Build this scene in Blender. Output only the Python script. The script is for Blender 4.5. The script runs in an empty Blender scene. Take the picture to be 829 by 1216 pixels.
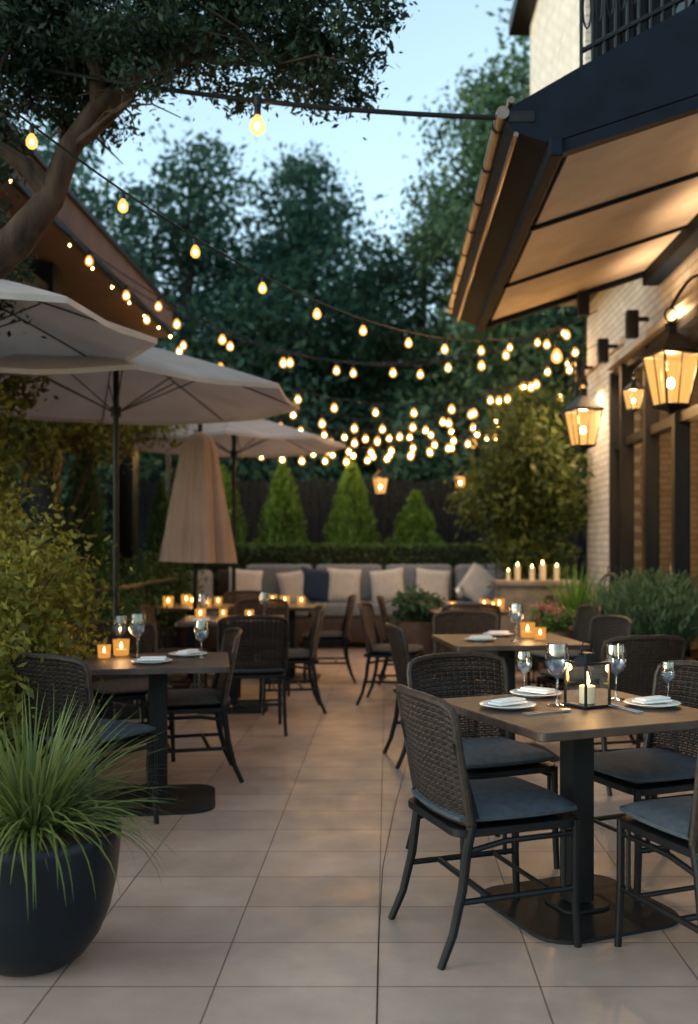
import bpy, bmesh, math, random
import numpy as np
from mathutils import Vector, Matrix
random.seed(7); rng = np.random.default_rng(11)
scene = bpy.context.scene
COL = scene.collection

# ------------------------------------------------------------------ materials
def newmat(name):
    m = bpy.data.materials.new(name); m.use_nodes = True
    nt = m.node_tree; nt.nodes.clear()
    out = nt.nodes.new('ShaderNodeOutputMaterial')
    return m, nt, out
def N(nt, t, **kw):
    n = nt.nodes.new(t)
    for k, v in kw.items(): setattr(n, k, v)
    return n
def pmat(name, col, rough=0.5, metal=0.0, nscale=8.0, namt=0.25, bump=0.0, bscale=60.0, stretch=(1,1,1), spec=0.5, sheen=0.0):
    m, nt, out = newmat(name)
    p = N(nt, 'ShaderNodeBsdfPrincipled'); L = nt.links.new
    tc = N(nt, 'ShaderNodeTexCoord'); mp = N(nt, 'ShaderNodeMapping'); mp.inputs['Scale'].default_value = stretch
    L(tc.outputs['Object'], mp.inputs['Vector'])
    ns = N(nt, 'ShaderNodeTexNoise'); ns.inputs['Scale'].default_value = nscale; ns.inputs['Detail'].default_value = 6
    L(mp.outputs[0], ns.inputs['Vector'])
    r = N(nt, 'ShaderNodeValToRGB')
    c = np.array(col)
    r.color_ramp.elements[0].position = .3; r.color_ramp.elements[1].position = .7
    r.color_ramp.elements[0].color = (*(c*(1-namt)), 1); r.color_ramp.elements[1].color = (*(c*(1+namt)), 1)
    L(ns.outputs[0], r.inputs[0]); L(r.outputs[0], p.inputs['Base Color'])
    p.inputs['Roughness'].default_value = rough; p.inputs['Metallic'].default_value = metal
    p.inputs['Specular IOR Level'].default_value = spec
    if sheen: p.inputs['Sheen Weight'].default_value = sheen
    if bump:
        n2 = N(nt, 'ShaderNodeTexNoise'); n2.inputs['Scale'].default_value = bscale; n2.inputs['Detail'].default_value = 4
        L(mp.outputs[0], n2.inputs['Vector'])
        b = N(nt, 'ShaderNodeBump'); b.inputs['Strength'].default_value = bump; b.inputs['Distance'].default_value = .01
        L(n2.outputs[0], b.inputs['Height']); L(b.outputs[0], p.inputs['Normal'])
    L(p.outputs[0], out.inputs[0])
    return m
def leafmat(name, c1, c2, trans=0.35):
    m, nt, out = newmat(name); L = nt.links.new
    g = N(nt, 'ShaderNodeNewGeometry'); tc = N(nt, 'ShaderNodeTexCoord')
    ns = N(nt, 'ShaderNodeTexNoise'); ns.inputs['Scale'].default_value = 1.3; L(tc.outputs['Object'], ns.inputs['Vector'])
    mx = N(nt, 'ShaderNodeMath', operation='MULTIPLY_ADD'); L(g.outputs['Random Per Island'], mx.inputs[0]); mx.inputs[1].default_value = .55
    ml = N(nt, 'ShaderNodeMath', operation='MULTIPLY'); L(ns.outputs[0], ml.inputs[0]); ml.inputs[1].default_value = .5
    L(ml.outputs[0], mx.inputs[2])
    r = N(nt, 'ShaderNodeValToRGB'); r.color_ramp.elements[0].position = .15; r.color_ramp.elements[1].position = .9
    r.color_ramp.elements[0].color = (*c1, 1); r.color_ramp.elements[1].color = (*c2, 1)
    L(mx.outputs[0], r.inputs[0])
    p = N(nt, 'ShaderNodeBsdfPrincipled'); p.inputs['Roughness'].default_value = .55; p.inputs['Specular IOR Level'].default_value = .3
    L(r.outputs[0], p.inputs['Base Color'])
    t = N(nt, 'ShaderNodeBsdfTranslucent'); L(r.outputs[0], t.inputs[0])
    ms = N(nt, 'ShaderNodeMixShader'); ms.inputs[0].default_value = trans
    L(p.outputs[0], ms.inputs[1]); L(t.outputs[0], ms.inputs[2]); L(ms.outputs[0], out.inputs[0])
    return m
def emit(name, col, s, mixtrans=0.0, sample=True):
    m, nt, out = newmat(name); L = nt.links.new
    if not sample: m.cycles.emission_sampling = 'NONE'
    e = N(nt, 'ShaderNodeEmission'); e.inputs[0].default_value = (*col, 1); e.inputs[1].default_value = s
    if mixtrans:
        t = N(nt, 'ShaderNodeBsdfTransparent'); ms = N(nt, 'ShaderNodeMixShader'); ms.inputs[0].default_value = mixtrans
        L(e.outputs[0], ms.inputs[1]); L(t.outputs[0], ms.inputs[2]); L(ms.outputs[0], out.inputs[0])
    else: L(e.outputs[0], out.inputs[0])
    return m
def glassmat(name, col=(1,1,1), base=.04, rough=.02, pwr=4):
    m, nt, out = newmat(name); L = nt.links.new
    t = N(nt, 'ShaderNodeBsdfTransparent'); t.inputs[0].default_value = (*col, 1)
    g = N(nt, 'ShaderNodeBsdfGlossy'); g.inputs['Roughness'].default_value = rough
    f = N(nt, 'ShaderNodeLayerWeight'); f.inputs[0].default_value = .5
    pw = N(nt, 'ShaderNodeMath', operation='POWER'); L(f.outputs['Facing'], pw.inputs[0]); pw.inputs[1].default_value = pwr
    ad = N(nt, 'ShaderNodeMath', operation='MULTIPLY_ADD'); L(pw.outputs[0], ad.inputs[0]); ad.inputs[1].default_value = 1-base; ad.inputs[2].default_value = base
    ms = N(nt, 'ShaderNodeMixShader'); L(ad.outputs[0], ms.inputs[0]); L(t.outputs[0], ms.inputs[1]); L(g.outputs[0], ms.inputs[2])
    L(ms.outputs[0], out.inputs[0]); return m
def fabric(name, col, trans=.25):
    m, nt, out = newmat(name); L = nt.links.new
    tc = N(nt, 'ShaderNodeTexCoord'); ns = N(nt, 'ShaderNodeTexNoise'); ns.inputs['Scale'].default_value = 3; ns.inputs['Detail'].default_value = 8
    L(tc.outputs['Object'], ns.inputs['Vector'])
    r = N(nt, 'ShaderNodeValToRGB'); c = np.array(col)
    r.color_ramp.elements[0].position = .3; r.color_ramp.elements[1].position = .7
    r.color_ramp.elements[0].color = (*(c*.85), 1); r.color_ramp.elements[1].color = (*(c*1.1), 1); L(ns.outputs[0], r.inputs[0])
    d = N(nt, 'ShaderNodeBsdfPrincipled'); d.inputs['Roughness'].default_value = .9; d.inputs['Specular IOR Level'].default_value = .1; L(r.outputs[0], d.inputs[0])
    n2 = N(nt, 'ShaderNodeTexNoise'); n2.inputs['Scale'].default_value = 5; L(tc.outputs['Object'], n2.inputs['Vector'])
    b = N(nt, 'ShaderNodeBump'); b.inputs['Strength'].default_value = .3; b.inputs['Distance'].default_value = .04; L(n2.outputs[0], b.inputs['Height']); L(b.outputs[0], d.inputs['Normal'])
    t = N(nt, 'ShaderNodeBsdfTranslucent'); L(r.outputs[0], t.inputs[0])
    ms = N(nt, 'ShaderNodeMixShader'); ms.inputs[0].default_value = trans
    L(d.outputs[0], ms.inputs[1]); L(t.outputs[0], ms.inputs[2]); L(ms.outputs[0], out.inputs[0]); return m
def brickmat(name, axes, c1, c2, mort, bw, bh, msize, off=.5, rough=.7, bump=.5, stain=.15, shift=0.0):
    m, nt, out = newmat(name); L = nt.links.new
    tc = N(nt, 'ShaderNodeTexCoord'); sp = N(nt, 'ShaderNodeSeparateXYZ'); cb = N(nt, 'ShaderNodeCombineXYZ')
    sh = N(nt, 'ShaderNodeMath', operation='ADD'); sh.inputs[1].default_value = shift
    L(tc.outputs['Object'], sp.inputs[0]); L(sp.outputs[axes[0]], cb.inputs[0]); L(sp.outputs[axes[1]], sh.inputs[0]); L(sh.outputs[0], cb.inputs[1])
    b = N(nt, 'ShaderNodeTexBrick'); b.offset = off; b.squash = 1; L(cb.outputs[0], b.inputs['Vector'])
    b.inputs['Color1'].default_value = (*c1, 1); b.inputs['Color2'].default_value = (*c2, 1); b.inputs['Mortar'].default_value = (*mort, 1)
    b.inputs['Scale'].default_value = 1; b.inputs['Mortar Size'].default_value = msize; b.inputs['Mortar Smooth'].default_value = .15
    b.inputs['Brick Width'].default_value = bw; b.inputs['Row Height'].default_value = bh
    ns = N(nt, 'ShaderNodeTexNoise'); ns.inputs['Scale'].default_value = 2.2; ns.inputs['Detail'].default_value = 9; ns.inputs['Roughness'].default_value = .65
    L(tc.outputs['Object'], ns.inputs['Vector'])
    r = N(nt, 'ShaderNodeValToRGB'); r.color_ramp.elements[0].position = .3; r.color_ramp.elements[1].position = .72
    r.color_ramp.elements[0].color = (1-stain*1.6, 1-stain*1.7, 1-stain*1.8, 1); r.color_ramp.elements[1].color = (1, 1, 1, 1); L(ns.outputs[0], r.inputs[0])
    mu = N(nt, 'ShaderNodeMix', data_type='RGBA', blend_type='MULTIPLY'); mu.inputs[0].default_value = 1
    L(b.outputs['Color'], mu.inputs[6]); L(r.outputs[0], mu.inputs[7])
    p = N(nt, 'ShaderNodeBsdfPrincipled'); L(mu.outputs[2], p.inputs['Base Color'])
    n3 = N(nt, 'ShaderNodeTexNoise'); n3.inputs['Scale'].default_value = 5; n3.inputs['Detail'].default_value = 5; L(tc.outputs['Object'], n3.inputs['Vector'])
    mr = N(nt, 'ShaderNodeMapRange'); mr.inputs[1].default_value = .3; mr.inputs[2].default_value = .7; mr.inputs[3].default_value = rough-.12; mr.inputs[4].default_value = rough+.12
    L(n3.outputs[0], mr.inputs[0]); L(mr.outputs[0], p.inputs['Roughness'])
    n4 = N(nt, 'ShaderNodeTexNoise'); n4.inputs['Scale'].default_value = 70; n4.inputs['Detail'].default_value = 4; L(tc.outputs['Object'], n4.inputs['Vector'])
    ma = N(nt, 'ShaderNodeMath', operation='MULTIPLY_ADD'); L(b.outputs['Fac'], ma.inputs[0]); ma.inputs[1].default_value = -1; 
    mm = N(nt, 'ShaderNodeMath', operation='MULTIPLY'); L(n4.outputs[0], mm.inputs[0]); mm.inputs[1].default_value = .25; L(mm.outputs[0], ma.inputs[2])
    bp = N(nt, 'ShaderNodeBump'); bp.inputs['Strength'].default_value = bump; bp.inputs['Distance'].default_value = .004
    L(ma.outputs[0], bp.inputs['Height']); L(bp.outputs[0], p.inputs['Normal'])
    L(p.outputs[0], out.inputs[0]); return m

M = {}
M['tile'] = brickmat('patio_tile', (1,0), (.41,.29,.235), (.51,.365,.295), (.14,.10,.085), .34, .5, .003, off=0.0, rough=.42, bump=.5, stain=.20, shift=.03)
M['brick'] = brickmat('painted_brick', (1,2), (.58,.52,.46), (.70,.64,.57), (.32,.28,.24), .24, .08, .007, rough=.75, bump=.9, stain=.12)
M['brickx'] = brickmat('painted_brick_end', (0,2), (.58,.52,.46), (.70,.64,.57), (.32,.28,.24), .24, .08, .007, rough=.75, bump=.9, stain=.12)
M['metal'] = pmat('black_metal', (.006,.006,.007), .42, 0, 12, .3, .05, spec=.25)
M['iron'] = pmat('cast_iron', (.009,.009,.010), .62, 0, 12, .3, .15, 80, spec=.25)
M['ribs'] = pmat('umbrella_ribs', (.07,.05,.04), .5, 0, 12, .3, .05, spec=.3)
M['navy'] = pmat('navy_canvas', (.004,.008,.016), .7, 0, 6, .3, .1, spec=.12)
M['wicker'] = pmat('dark_wicker', (.024,.015,.011), .5, 0, 40, .5, .2, 200, spec=.35)
M['wicker2'] = pmat('brown_wicker', (.06,.034,.022), .55, 0, 40, .45, .2, 200, spec=.35)
M['cushion'] = pmat('seat_fabric', (.055,.066,.078), .8, 0, 30, .2, .25, 400, spec=.25)
M['cushion2'] = pmat('seat_fabric_brown', (.075,.06,.055), .8, 0, 30, .2, .25, 400, spec=.25)
M['wood'] = pmat('table_wood', (.062,.039,.031), .46, 0, 7, .45, .12, 30, stretch=(1,12,1), spec=.4)
M['wood2'] = pmat('table_wood_dark', (.065,.038,.027), .44, 0, 7, .42, .12, 30, stretch=(1,12,1), spec=.4)
M['canvas'] = fabric('umbrella_canvas', (.52,.45,.42), .2)
M['canvas2'] = fabric('folded_canvas', (.38,.26,.21), .05)
M['awning'] = fabric('awning_fabric', (.56,.47,.39), .05)
M['china'] = pmat('white_china', (.80,.79,.77), .15, 0, 5, .03)
M['linen'] = pmat('linen', (.78,.76,.73), .85, 0, 20, .08, .3, 200)
M['glass'] = glassmat('clear_glass', (.95,.96,.98), .04, .02, 2.6)
M['goblet'] = glassmat('goblet_glass', (.93,.95,.97), .09, .03, 1.7)
M['winglass'] = glassmat('window_glass', (.55,.55,.55), .14, .01)
M['bulb'] = emit('bulb_filament', (1,.55,.18), 470)
M['bulbglass'] = emit('bulb_glass_halo', (1,.44,.09), 2.4, .4, False)  # orange emission in the envelope stands in for the halo around the filament
M['lampglass'] = emit('lantern_glass', (1,.48,.12), 1.5, .45, False)
M['flame'] = emit('candle_flame', (1,.6,.2), 45, 0, False)
M['votive'] = emit('votive_glass', (1,.42,.08), .85, .55, False)
M['wax'] = pmat('candle_wax', (.75,.60,.38), .5, 0, 5, .05)
M['bark'] = pmat('bark', (.04,.026,.018), .9, 0, 14, .6, 1.0, 25, stretch=(1,1,.25), spec=.2)
M['barkd'] = pmat('bark_dark', (.03,.026,.022), .9, 0, 10, .4, .6, 20)
M['pot'] = pmat('glazed_pot', (.006,.009,.013), .4, 0, 6, .3, .08, 20, spec=.25)
M['terr'] = pmat('terracotta', (.16,.08,.05), .8, 0, 10, .3, .2)
M['stone'] = pmat('stone', (.2,.16,.13), .8, 0, 6, .35, .5, 20)
M['brown'] = pmat('brown_canopy', (.085,.045,.036), .7, 0, 4, .25, .15)
M['copper'] = pmat('gutter_metal', (.17,.13,.10), .3, .75, 6, .2, .05)
M['fence'] = pmat('dark_timber', (.006,.008,.012), .85, 0, 6, .4, .3, 30, stretch=(6,6,.6), spec=.15)
M['soil'] = pmat('soil', (.05,.035,.025), .95, 0, 20, .4, .8, 30)
M['ground'] = pmat('ground', (.05,.07,.03), .95, 0, 3, .4, .6, 12)
M['sofafab'] = pmat('sofa_fabric', (.19,.195,.21), .85, 0, 20, .12, .2, 200)
M['pill1'] = pmat('pillow_cream', (.58,.50,.44), .9, 0, 12, .1, .2, 100)
M['pill2'] = pmat('pillow_navy', (.02,.035,.07), .9, 0, 12, .1, .2, 100)
M['inside'] = pmat('interior_wall', (.07,.038,.02), .8, 0, 3, .4)
M['cream'] = pmat('cream_render', (.5,.42,.33), .8, 0, 3, .12, .2, 40)
M['metalb'] = pmat('steel', (.6,.6,.6), .2, 1.0, 5, .05)
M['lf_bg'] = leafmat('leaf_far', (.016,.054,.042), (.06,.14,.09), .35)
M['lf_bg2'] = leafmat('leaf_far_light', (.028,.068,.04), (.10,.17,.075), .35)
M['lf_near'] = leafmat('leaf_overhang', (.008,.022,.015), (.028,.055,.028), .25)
M['lf_con'] = leafmat('leaf_conifer', (.03,.09,.015), (.16,.28,.05), .3)
M['lf_cyp'] = leafmat('leaf_cypress', (.02,.06,.02), (.08,.15,.035), .3)
M['lf_bush'] = leafmat('leaf_bush_warmlit', (.045,.065,.010), (.32,.27,.04), .4)  # yellowed leaf colour carries the warm lamp light painted onto these shrubs
M['lf_right'] = leafmat('leaf_shrub', (.02,.05,.015), (.14,.16,.035), .4)
M['lf_hedge'] = leafmat('leaf_hedge', (.02,.05,.018), (.09,.15,.04), .3)
M['lf_grass'] = leafmat('grass_blade', (.04,.07,.018), (.21,.24,.065), .3)
M['lf_lav'] = leafmat('leaf_lavender', (.035,.07,.035), (.12,.18,.08), .3)
M['petal'] = leafmat('petals', (.35,.10,.08), (.5,.3,.25), .3)

# ------------------------------------------------------------------ mesh builder
class MB:
    def __init__(s): s.v = []; s.f = []; s.m = []
    def add(s, vs, fs, mat=0, mx=None):
        o = len(s.v)
        if mx is not None: vs = [mx @ Vector(v) for v in vs]
        s.v += [tuple(v) for v in vs]; s.f += [tuple(i+o for i in f) for f in fs]; s.m += [mat]*len(fs)
    def box(s, c, d, mat=0, bevel=0.0, rot=None, seg=2):
        bm = bmesh.new(); bmesh.ops.create_cube(bm, size=1)
        for v in bm.verts: v.co = Vector((v.co.x*d[0], v.co.y*d[1], v.co.z*d[2]))
        if bevel: bmesh.ops.bevel(bm, geom=bm.edges[:], offset=bevel, segments=seg, profile=.5, affect='EDGES')
        mx = Matrix.Translation(c)
        if rot is not None: mx = mx @ rot
        bm.verts.index_update()
        s.add([v.co.copy() for v in bm.verts], [[v.index for v in f.verts] for f in bm.faces], mat, mx); bm.free()
    def tube(s, pts, r, n=8, mat=0, caps=True):
        pts = [Vector(p) for p in pts]; k = len(pts)
        rs = r if isinstance(r, (list, tuple)) else [r]*k
        vs = []; fs = []; ref = None
        for i, p in enumerate(pts):
            t = (pts[min(i+1, k-1)] - pts[max(i-1, 0)]).normalized()
            if ref is None:
                ref = Vector((0,0,1)) if abs(t.z) < .9 else Vector((1,0,0))
            a = (ref - t*ref.dot(t)).normalized(); b = t.cross(a); ref = a
            for j in range(n):
                q = 2*math.pi*j/n; vs.append(p + (a*math.cos(q)+b*math.sin(q))*rs[i])
        for i in range(k-1):
            for j in range(n):
                fs.append((i*n+j, i*n+(j+1) % n, (i+1)*n+(j+1) % n, (i+1)*n+j))
        if caps: fs.append(tuple(range(n))[::-1]); fs.append(tuple((k-1)*n+j for j in range(n)))
        s.add(vs, fs, mat)
    def lathe(s, prof, c=(0,0,0), n=24, mat=0, mod=None, mx=None):
        vs = []; fs = []; k = len(prof)
        for i, (r, z) in enumerate(prof):
            for j in range(n):
                q = 2*math.pi*j/n; rr = r*(mod(q, i/(k-1)) if mod else 1)
                vs.append((c[0]+rr*math.cos(q), c[1]+rr*math.sin(q), c[2]+z))
        for i in range(k-1):
            for j in range(n): fs.append((i*n+j, i*n+(j+1) % n, (i+1)*n+(j+1) % n, (i+1)*n+j))
        if prof[0][0] > 1e-4: fs.append(tuple(range(n))[::-1])
        if prof[-1][0] > 1e-4: fs.append(tuple((k-1)*n+j for j in range(n)))
        s.add(vs, fs, mat, mx)
    def ball(s, c, r, n=10, m=6, mat=0, sz=1.0):
        s.lathe([(max(1e-5, r*math.sin(math.pi*i/m)), -r*sz*math.cos(math.pi*i/m)) for i in range(m+1)], c, n, mat)
    def plate(s, c, w, d, r, h, mat=0, n=5, dome=0.0, ch=0.003):
        def ring(off, z):
            o = []
            for cx, cy, a0 in ((w/2-r, d/2-r, 0), (-w/2+r, d/2-r, 90), (-w/2+r, -d/2+r, 180), (w/2-r, -d/2+r, 270)):
                for i in range(n+1):
                    a = math.radians(a0+90*i/n); rr = max(r-off, .001)
                    o.append((c[0]+cx+rr*math.cos(a), c[1]+cy+rr*math.sin(a), c[2]+z))
            return o
        rings = [ring(ch, 0), ring(0, ch), ring(0, h-ch), ring(ch, h)]
        vs = sum(rings, []); L = len(rings[0]); fs = []
        for i in range(3):
            for j in range(L): fs.append((i*L+j, i*L+(j+1) % L, (i+1)*L+(j+1) % L, (i+1)*L+j))
        fs.append(tuple(range(L))[::-1])
        vs.append((c[0], c[1], c[2]+h+dome)); 
        for j in range(L): fs.append((3*L+j, 3*L+(j+1) % L, 4*L))
        s.add(vs, fs, mat)
    def mesh(s, name, mats, smooth=True, ang=35):
        me = bpy.data.meshes.new(name); me.from_pydata(s.v, [], s.f)
        for m in mats: me.materials.append(M[m])
        me.polygons.foreach_set('material_index', s.m)
        if smooth:
            me.polygons.foreach_set('use_smooth', [True]*len(s.f)); me.set_sharp_from_angle(angle=math.radians(ang))
        me.update(); return me
    def obj(s, name, mats, parent=None, loc=(0,0,0), rz=0, smooth=True, ang=35):
        return link(name, s.mesh(name, mats, smooth, ang), parent, loc, rz)
def link(name, data, parent=None, loc=(0,0,0), rz=0, sc=1):
    o = bpy.data.objects.new(name, data); COL.objects.link(o)
    o.location = loc; o.rotation_euler = (0,0,rz); o.scale = (sc,sc,sc)
    if parent: o.parent = parent
    return o
def empty(name, loc=(0,0,0), rz=0, sc=1):
    o = link(name, None, None, loc, rz, sc); o.empty_display_size = .1; return o
ASSET = {}
def place(name, key, builder, loc, rz=0, sc=1):
    if key not in ASSET: ASSET[key] = builder()
    e = empty(name, loc, rz, sc)
    for pn, me in ASSET[key]: link(pn, me, e)
    return e

# ------------------------------------------------------------------ foliage
def leafmesh(name, C, size, mat, up=.3, asp=.45, var=.35, dirs=None):
    n = len(C); d = rng.normal(size=(n,3)) if dirs is None else dirs + rng.normal(size=(n,3))*.35
    d /= np.linalg.norm(d, axis=1)[:,None]
    q = rng.normal(size=(n,3)); q[:,2] += up; s_ = np.cross(d, q); s_ /= np.linalg.norm(s_, axis=1)[:,None]+1e-9
    nn = np.cross(s_, d)
    l = size*(1+var*rng.normal(size=n)).clip(.4, 1.9); w = l*asp
    V = np.stack([C - d*l[:,None]/2, C + s_*w[:,None]/2 + nn*w[:,None]*.12, C + d*l[:,None]/2 , C - s_*w[:,None]/2 + nn*w[:,None]*.12], 1).reshape(-1,3)
    me = bpy.data.meshes.new(name)
    me.vertices.add(4*n); me.vertices.foreach_set('co', V.astype(np.float32).ravel())
    me.loops.add(4*n); me.loops.foreach_set('vertex_index', np.arange(4*n, dtype=np.int32))
    me.polygons.add(n); me.polygons.foreach_set('loop_start', np.arange(0, 4*n, 4, dtype=np.int32))
    me.update(calc_edges=True); me.validate(); me.materials.append(M[mat]); return me
def cloud(clumps, n, sub=14, tight=.28):
    tot = sum(c[3]*c[4]*c[5] for c in clumps); out = []
    for (x,y,z,a,b,c) in clumps:
        k = max(20, int(n*(a*b*c)/tot)); m = max(4, sub)
        u = rng.normal(size=(m,3)); u /= np.linalg.norm(u,axis=1)[:,None]; u *= rng.uniform(.45,1,size=(m,1))
        wts = rng.uniform(.4,1.6,size=m); wts /= wts.sum()
        idx = rng.choice(m, k, p=wts); g = rng.normal(size=(k,3))*tight*rng.uniform(.7,1.3,size=m)[idx][:,None]
        out.append(np.array([x,y,z]) + (u[idx]+g)*np.array([a,b,c]))
    return np.concatenate(out)
def tree(name, x, y, h, rad, n, leaf, mat, base=.18, seed=1, top=.55, lean=0.0, cs=1.25):
    R = random.Random(seed); e = empty(name, (0,0,0)); mb = MB()
    trunk = [(x + lean*h*(t**2) + R.uniform(-.1,.1)*rad*.3*(t>0), y + R.uniform(-.1,.1)*rad*.3*(t>0), h*.9*t) for t in [i/7 for i in range(8)]]
    r0 = .02*h; mb.tube(trunk, [r0*(1-.85*i/7) for i in range(8)], 9)
    cl = []
    for i in range(20):
        t = base + (1-base)*(i+.5)/20
        prof = math.sin(math.pi*min(1, ((t-base)/(1-base))*.8+.2))**.7*(1 if t < .7 else 1-(t-.7)*1.5)
        a = i*2.4+R.uniform(-.5,.5); rr = rad*prof*R.uniform(.35,.75)
        cx = x+lean*h*t*t+math.cos(a)*rr; cy = y+math.sin(a)*rr; cz = h*t*.95
        s0 = cs*rad*R.uniform(.3,.5)*(.55+.45*prof)
        cl.append((cx,cy,cz,s0,s0,s0*.7))
        k = min(7, max(1, int(t*7.0)-1)); p0 = Vector(trunk[k]); p1 = Vector((cx,cy,cz)); mid = p0.lerp(p1,.5)+Vector((0,0,.25*s0))
        mb.tube([p0, mid, p1], [r0*.35, r0*.22, r0*.08], 6)
    mb.obj('trunk_and_limbs', ['barkd'], e)
    link('crown', leafmesh('crown', cloud(cl, n, 16, .3), leaf, mat, up=.6), e)
    return e
def bush(name, clumps, n, leaf, mat, stems=True, root=None, up=.5, asp=.45, sub=12):
    e = empty(name); link('leaves', leafmesh('leaves', cloud(clumps, n, sub, .3), leaf, mat, up, asp), e)
    mb = MB()
    for c in clumps:
        r = root or (c[0], c[1], max(0, c[2]-c[5]*1.2))
        for k in range(5):
            a = random.uniform(0,6.28)
            mb.tube([r, ((r[0]+c[0])/2+.05*math.cos(a), (r[1]+c[1])/2+.05*math.sin(a), (r[2]+c[2])/2), (c[0]+.6*c[3]*math.cos(a), c[1]+.6*c[4]*math.sin(a), c[2]+.5*c[5])], [.014,.01,.003], 5)
    mb.obj('stems', ['bark'], e); return e

# ------------------------------------------------------------------ ground
mb = MB(); mb.add([(-150,-30,-.02),(150,-30,-.02),(150,300,-.02),(-150,300,-.02)], [(0,1,2,3)]); mb.obj('ground', ['ground'], smooth=False)
mb = MB(); mb.box((0.0,6.4,-.05), (13.6,17.2,.1)); mb.obj('patio_paving', ['tile'], smooth=False)
mb = MB(); mb.tube([(-.03,2.0,.0008),(-.03,3.4,.0008),(-.02,4.2,.0008),(.04,5.2,.0008),(.12,6.2,.0008),(.2,7.5,.0008)], .0016, 5); mb.obj('dark_joint_line', ['metal'])  # thin dark tube added along a paving joint to darken it, not a cable

# ------------------------------------------------------------------ chair
def chair_builder(wick='wicker', cush='cushion'):
    def b():
        parts = []
        def S(u, v, o=0):
            w = .235*(1+.05*v)
            return Vector((-.215 + .055*u*u*(.6+.4*v) - .085*v - o, u*w, .455 + .40*v - .035*(abs(u)**5)*v))
        mb = MB(); nh = 38; nv = 15; K = 30
        for j in range(nh):
            v = (j+.5)/nh; pts = []
            for i in range(K+1):
                u = -1+2*i/K; o = .0035*(1 if (i+j) % 2 else -1)
                pts.append(S(u, v, o))
            mb.tube(pts, .0046, 4, caps=False)
        for i in range(nv):
            u = -1+2*(i+.5)/nv
            mb.tube([S(u, k/12) for k in range(13)], .0038, 4, caps=False)
        parts.append(('woven_backrest', mb.mesh('woven_backrest', [wick])))
        mb = MB()
        rim = [S(-1, t) for t in [0,.25,.5,.75,.92]] + [S(u, 1.0) for u in [-.96,-.8,-.4,0,.4,.8,.96]] + [S(1, t) for t in [.92,.75,.5,.25,0]]
        mb.tube(rim, .014, 8); mb.tube([S(u,0) for u in [-1,-.5,0,.5,1]], .013, 8)
        parts.append(('backrest_rim', mb.mesh('backrest_rim', [wick])))
        mb = MB(); r = .0145
        for sy in (-1, 1):
            mb.tube([(-.17,sy*.225,.46),(-.19,sy*.222,.36),(-.205,sy*.222,.24),(-.24,sy*.225,.1),(-.285,sy*.23,0)], [r*1.15,r*1.15,r*1.1,r,r*.9], 10)
            mb.tube([(.215,sy*.215,.43),(.212,sy*.218,.2),(.222,sy*.222,0)], [r,r,r*.9], 10)
            mb.tube([(.17,sy*.217,.415),(.168,sy*.219,.19)], r*.6, 8)
            mb.tube([(-.213,sy*.222,.20),(.212,sy*.218,.20)], r*.75, 8)
            mb.tube([(-.2,sy*.222,.36),(-.05,sy*.222,.385),(.21,sy*.216,.385)], r*.7, 8)
            mb.tube([(-.16,sy*.222,.47),(-.20,sy*.232,.6),(-.24,sy*.238,.72)], [r, r*.9, r*.6], 8)
        mb.tube([(-.1,-.22,.2),(-.1,.22,.2)], r*.75, 8); mb.tube([(.12,-.22,.2),(.12,.22,.2)], r*.6, 8)
        mb.plate((0,0,.41), .47, .47, .06, .026)
        parts.append(('leg_frame', mb.mesh('leg_frame', ['metal'])))
        mb = MB()
        n=14; w=.238; h0=.438
        def P(u,v,top):
            k=(1-.10*(u*u)*(v*v)); e_=max(abs(u),abs(v)); f=(1-e_**8)
            z = h0+.031+(.022*f+.008*(1-u*u)*(1-v*v)+ .0015*math.sin(7*u+3*v))*1 if top else h0+.026-.024*f
            return (.005+u*w*k, v*w*k, z)
        for top in (True,False):
            vs=[P(-1+2*i/n,-1+2*j/n,top) for i in range(n+1) for j in range(n+1)]
            fs=[]
            for i in range(n):
                for j in range(n):
                    a=i*(n+1)+j; f=(a,a+n+1,a+n+2,a+1); fs.append(f if top else f[::-1])
            mb.add(vs,fs)
        edge=[(i,0) for i in range(n)]+[(n,j) for j in range(n)]+[(n-i,n) for i in range(n)]+[(0,n-j) for j in range(n)]
        vs=[P(-1+2*i/n,-1+2*j/n,t) for t in (False,True) for i,j in edge]; L=len(edge)
        mb.add(vs,[(a,(a+1)%L,L+(a+1)%L,L+a) for a in range(L)])
        parts.append(('seat_cushion', mb.mesh('seat_cushion', [cush], ang=60)))
        mb = MB()
        for z in (h0+.026, h0+.032):
            pts=[Vector(P(-1+2*i/n,-1+2*j/n,True)) for i,j in edge]; pts=[Vector((p.x,p.y,z)) for p in pts]+[Vector((pts[0].x,pts[0].y,z))]
            mb.tube(pts, .0042, 5)
        parts.append(('cushion_piping', mb.mesh('cushion_piping', [cush])))
        return parts
    return b
ch_d = chair_builder('wicker','cushion'); ch_b = chair_builder('wicker2','cushion2')
def chair(x, y, deg, kind='d', sc=1.0):
    place('wicker_chair', 'ch'+kind, ch_d if kind == 'd' else ch_b, (x,y,0), math.radians(deg), sc)
# front-right group
chair(.36,3.50,20); chair(1.07,3.25,112); chair(.42,4.30,-66); chair(1.06,4.05,203)
# left front group
chair(-1.43,4.78,60); chair(-1.17,5.86,196,'b'); chair(-1.65,6.35,-60,'b')
# left second group
chair(-1.0,7.35,100,'d'); chair(-.82,8.25,190,'b'); chair(-1.75,8.3,5,'b'); chair(-1.15,9.2,-80,'b')
chair(-.62,10.1,185,'b'); chair(-2.1,7.3,40); chair(-1.5,10.9,-70,'b')
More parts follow.
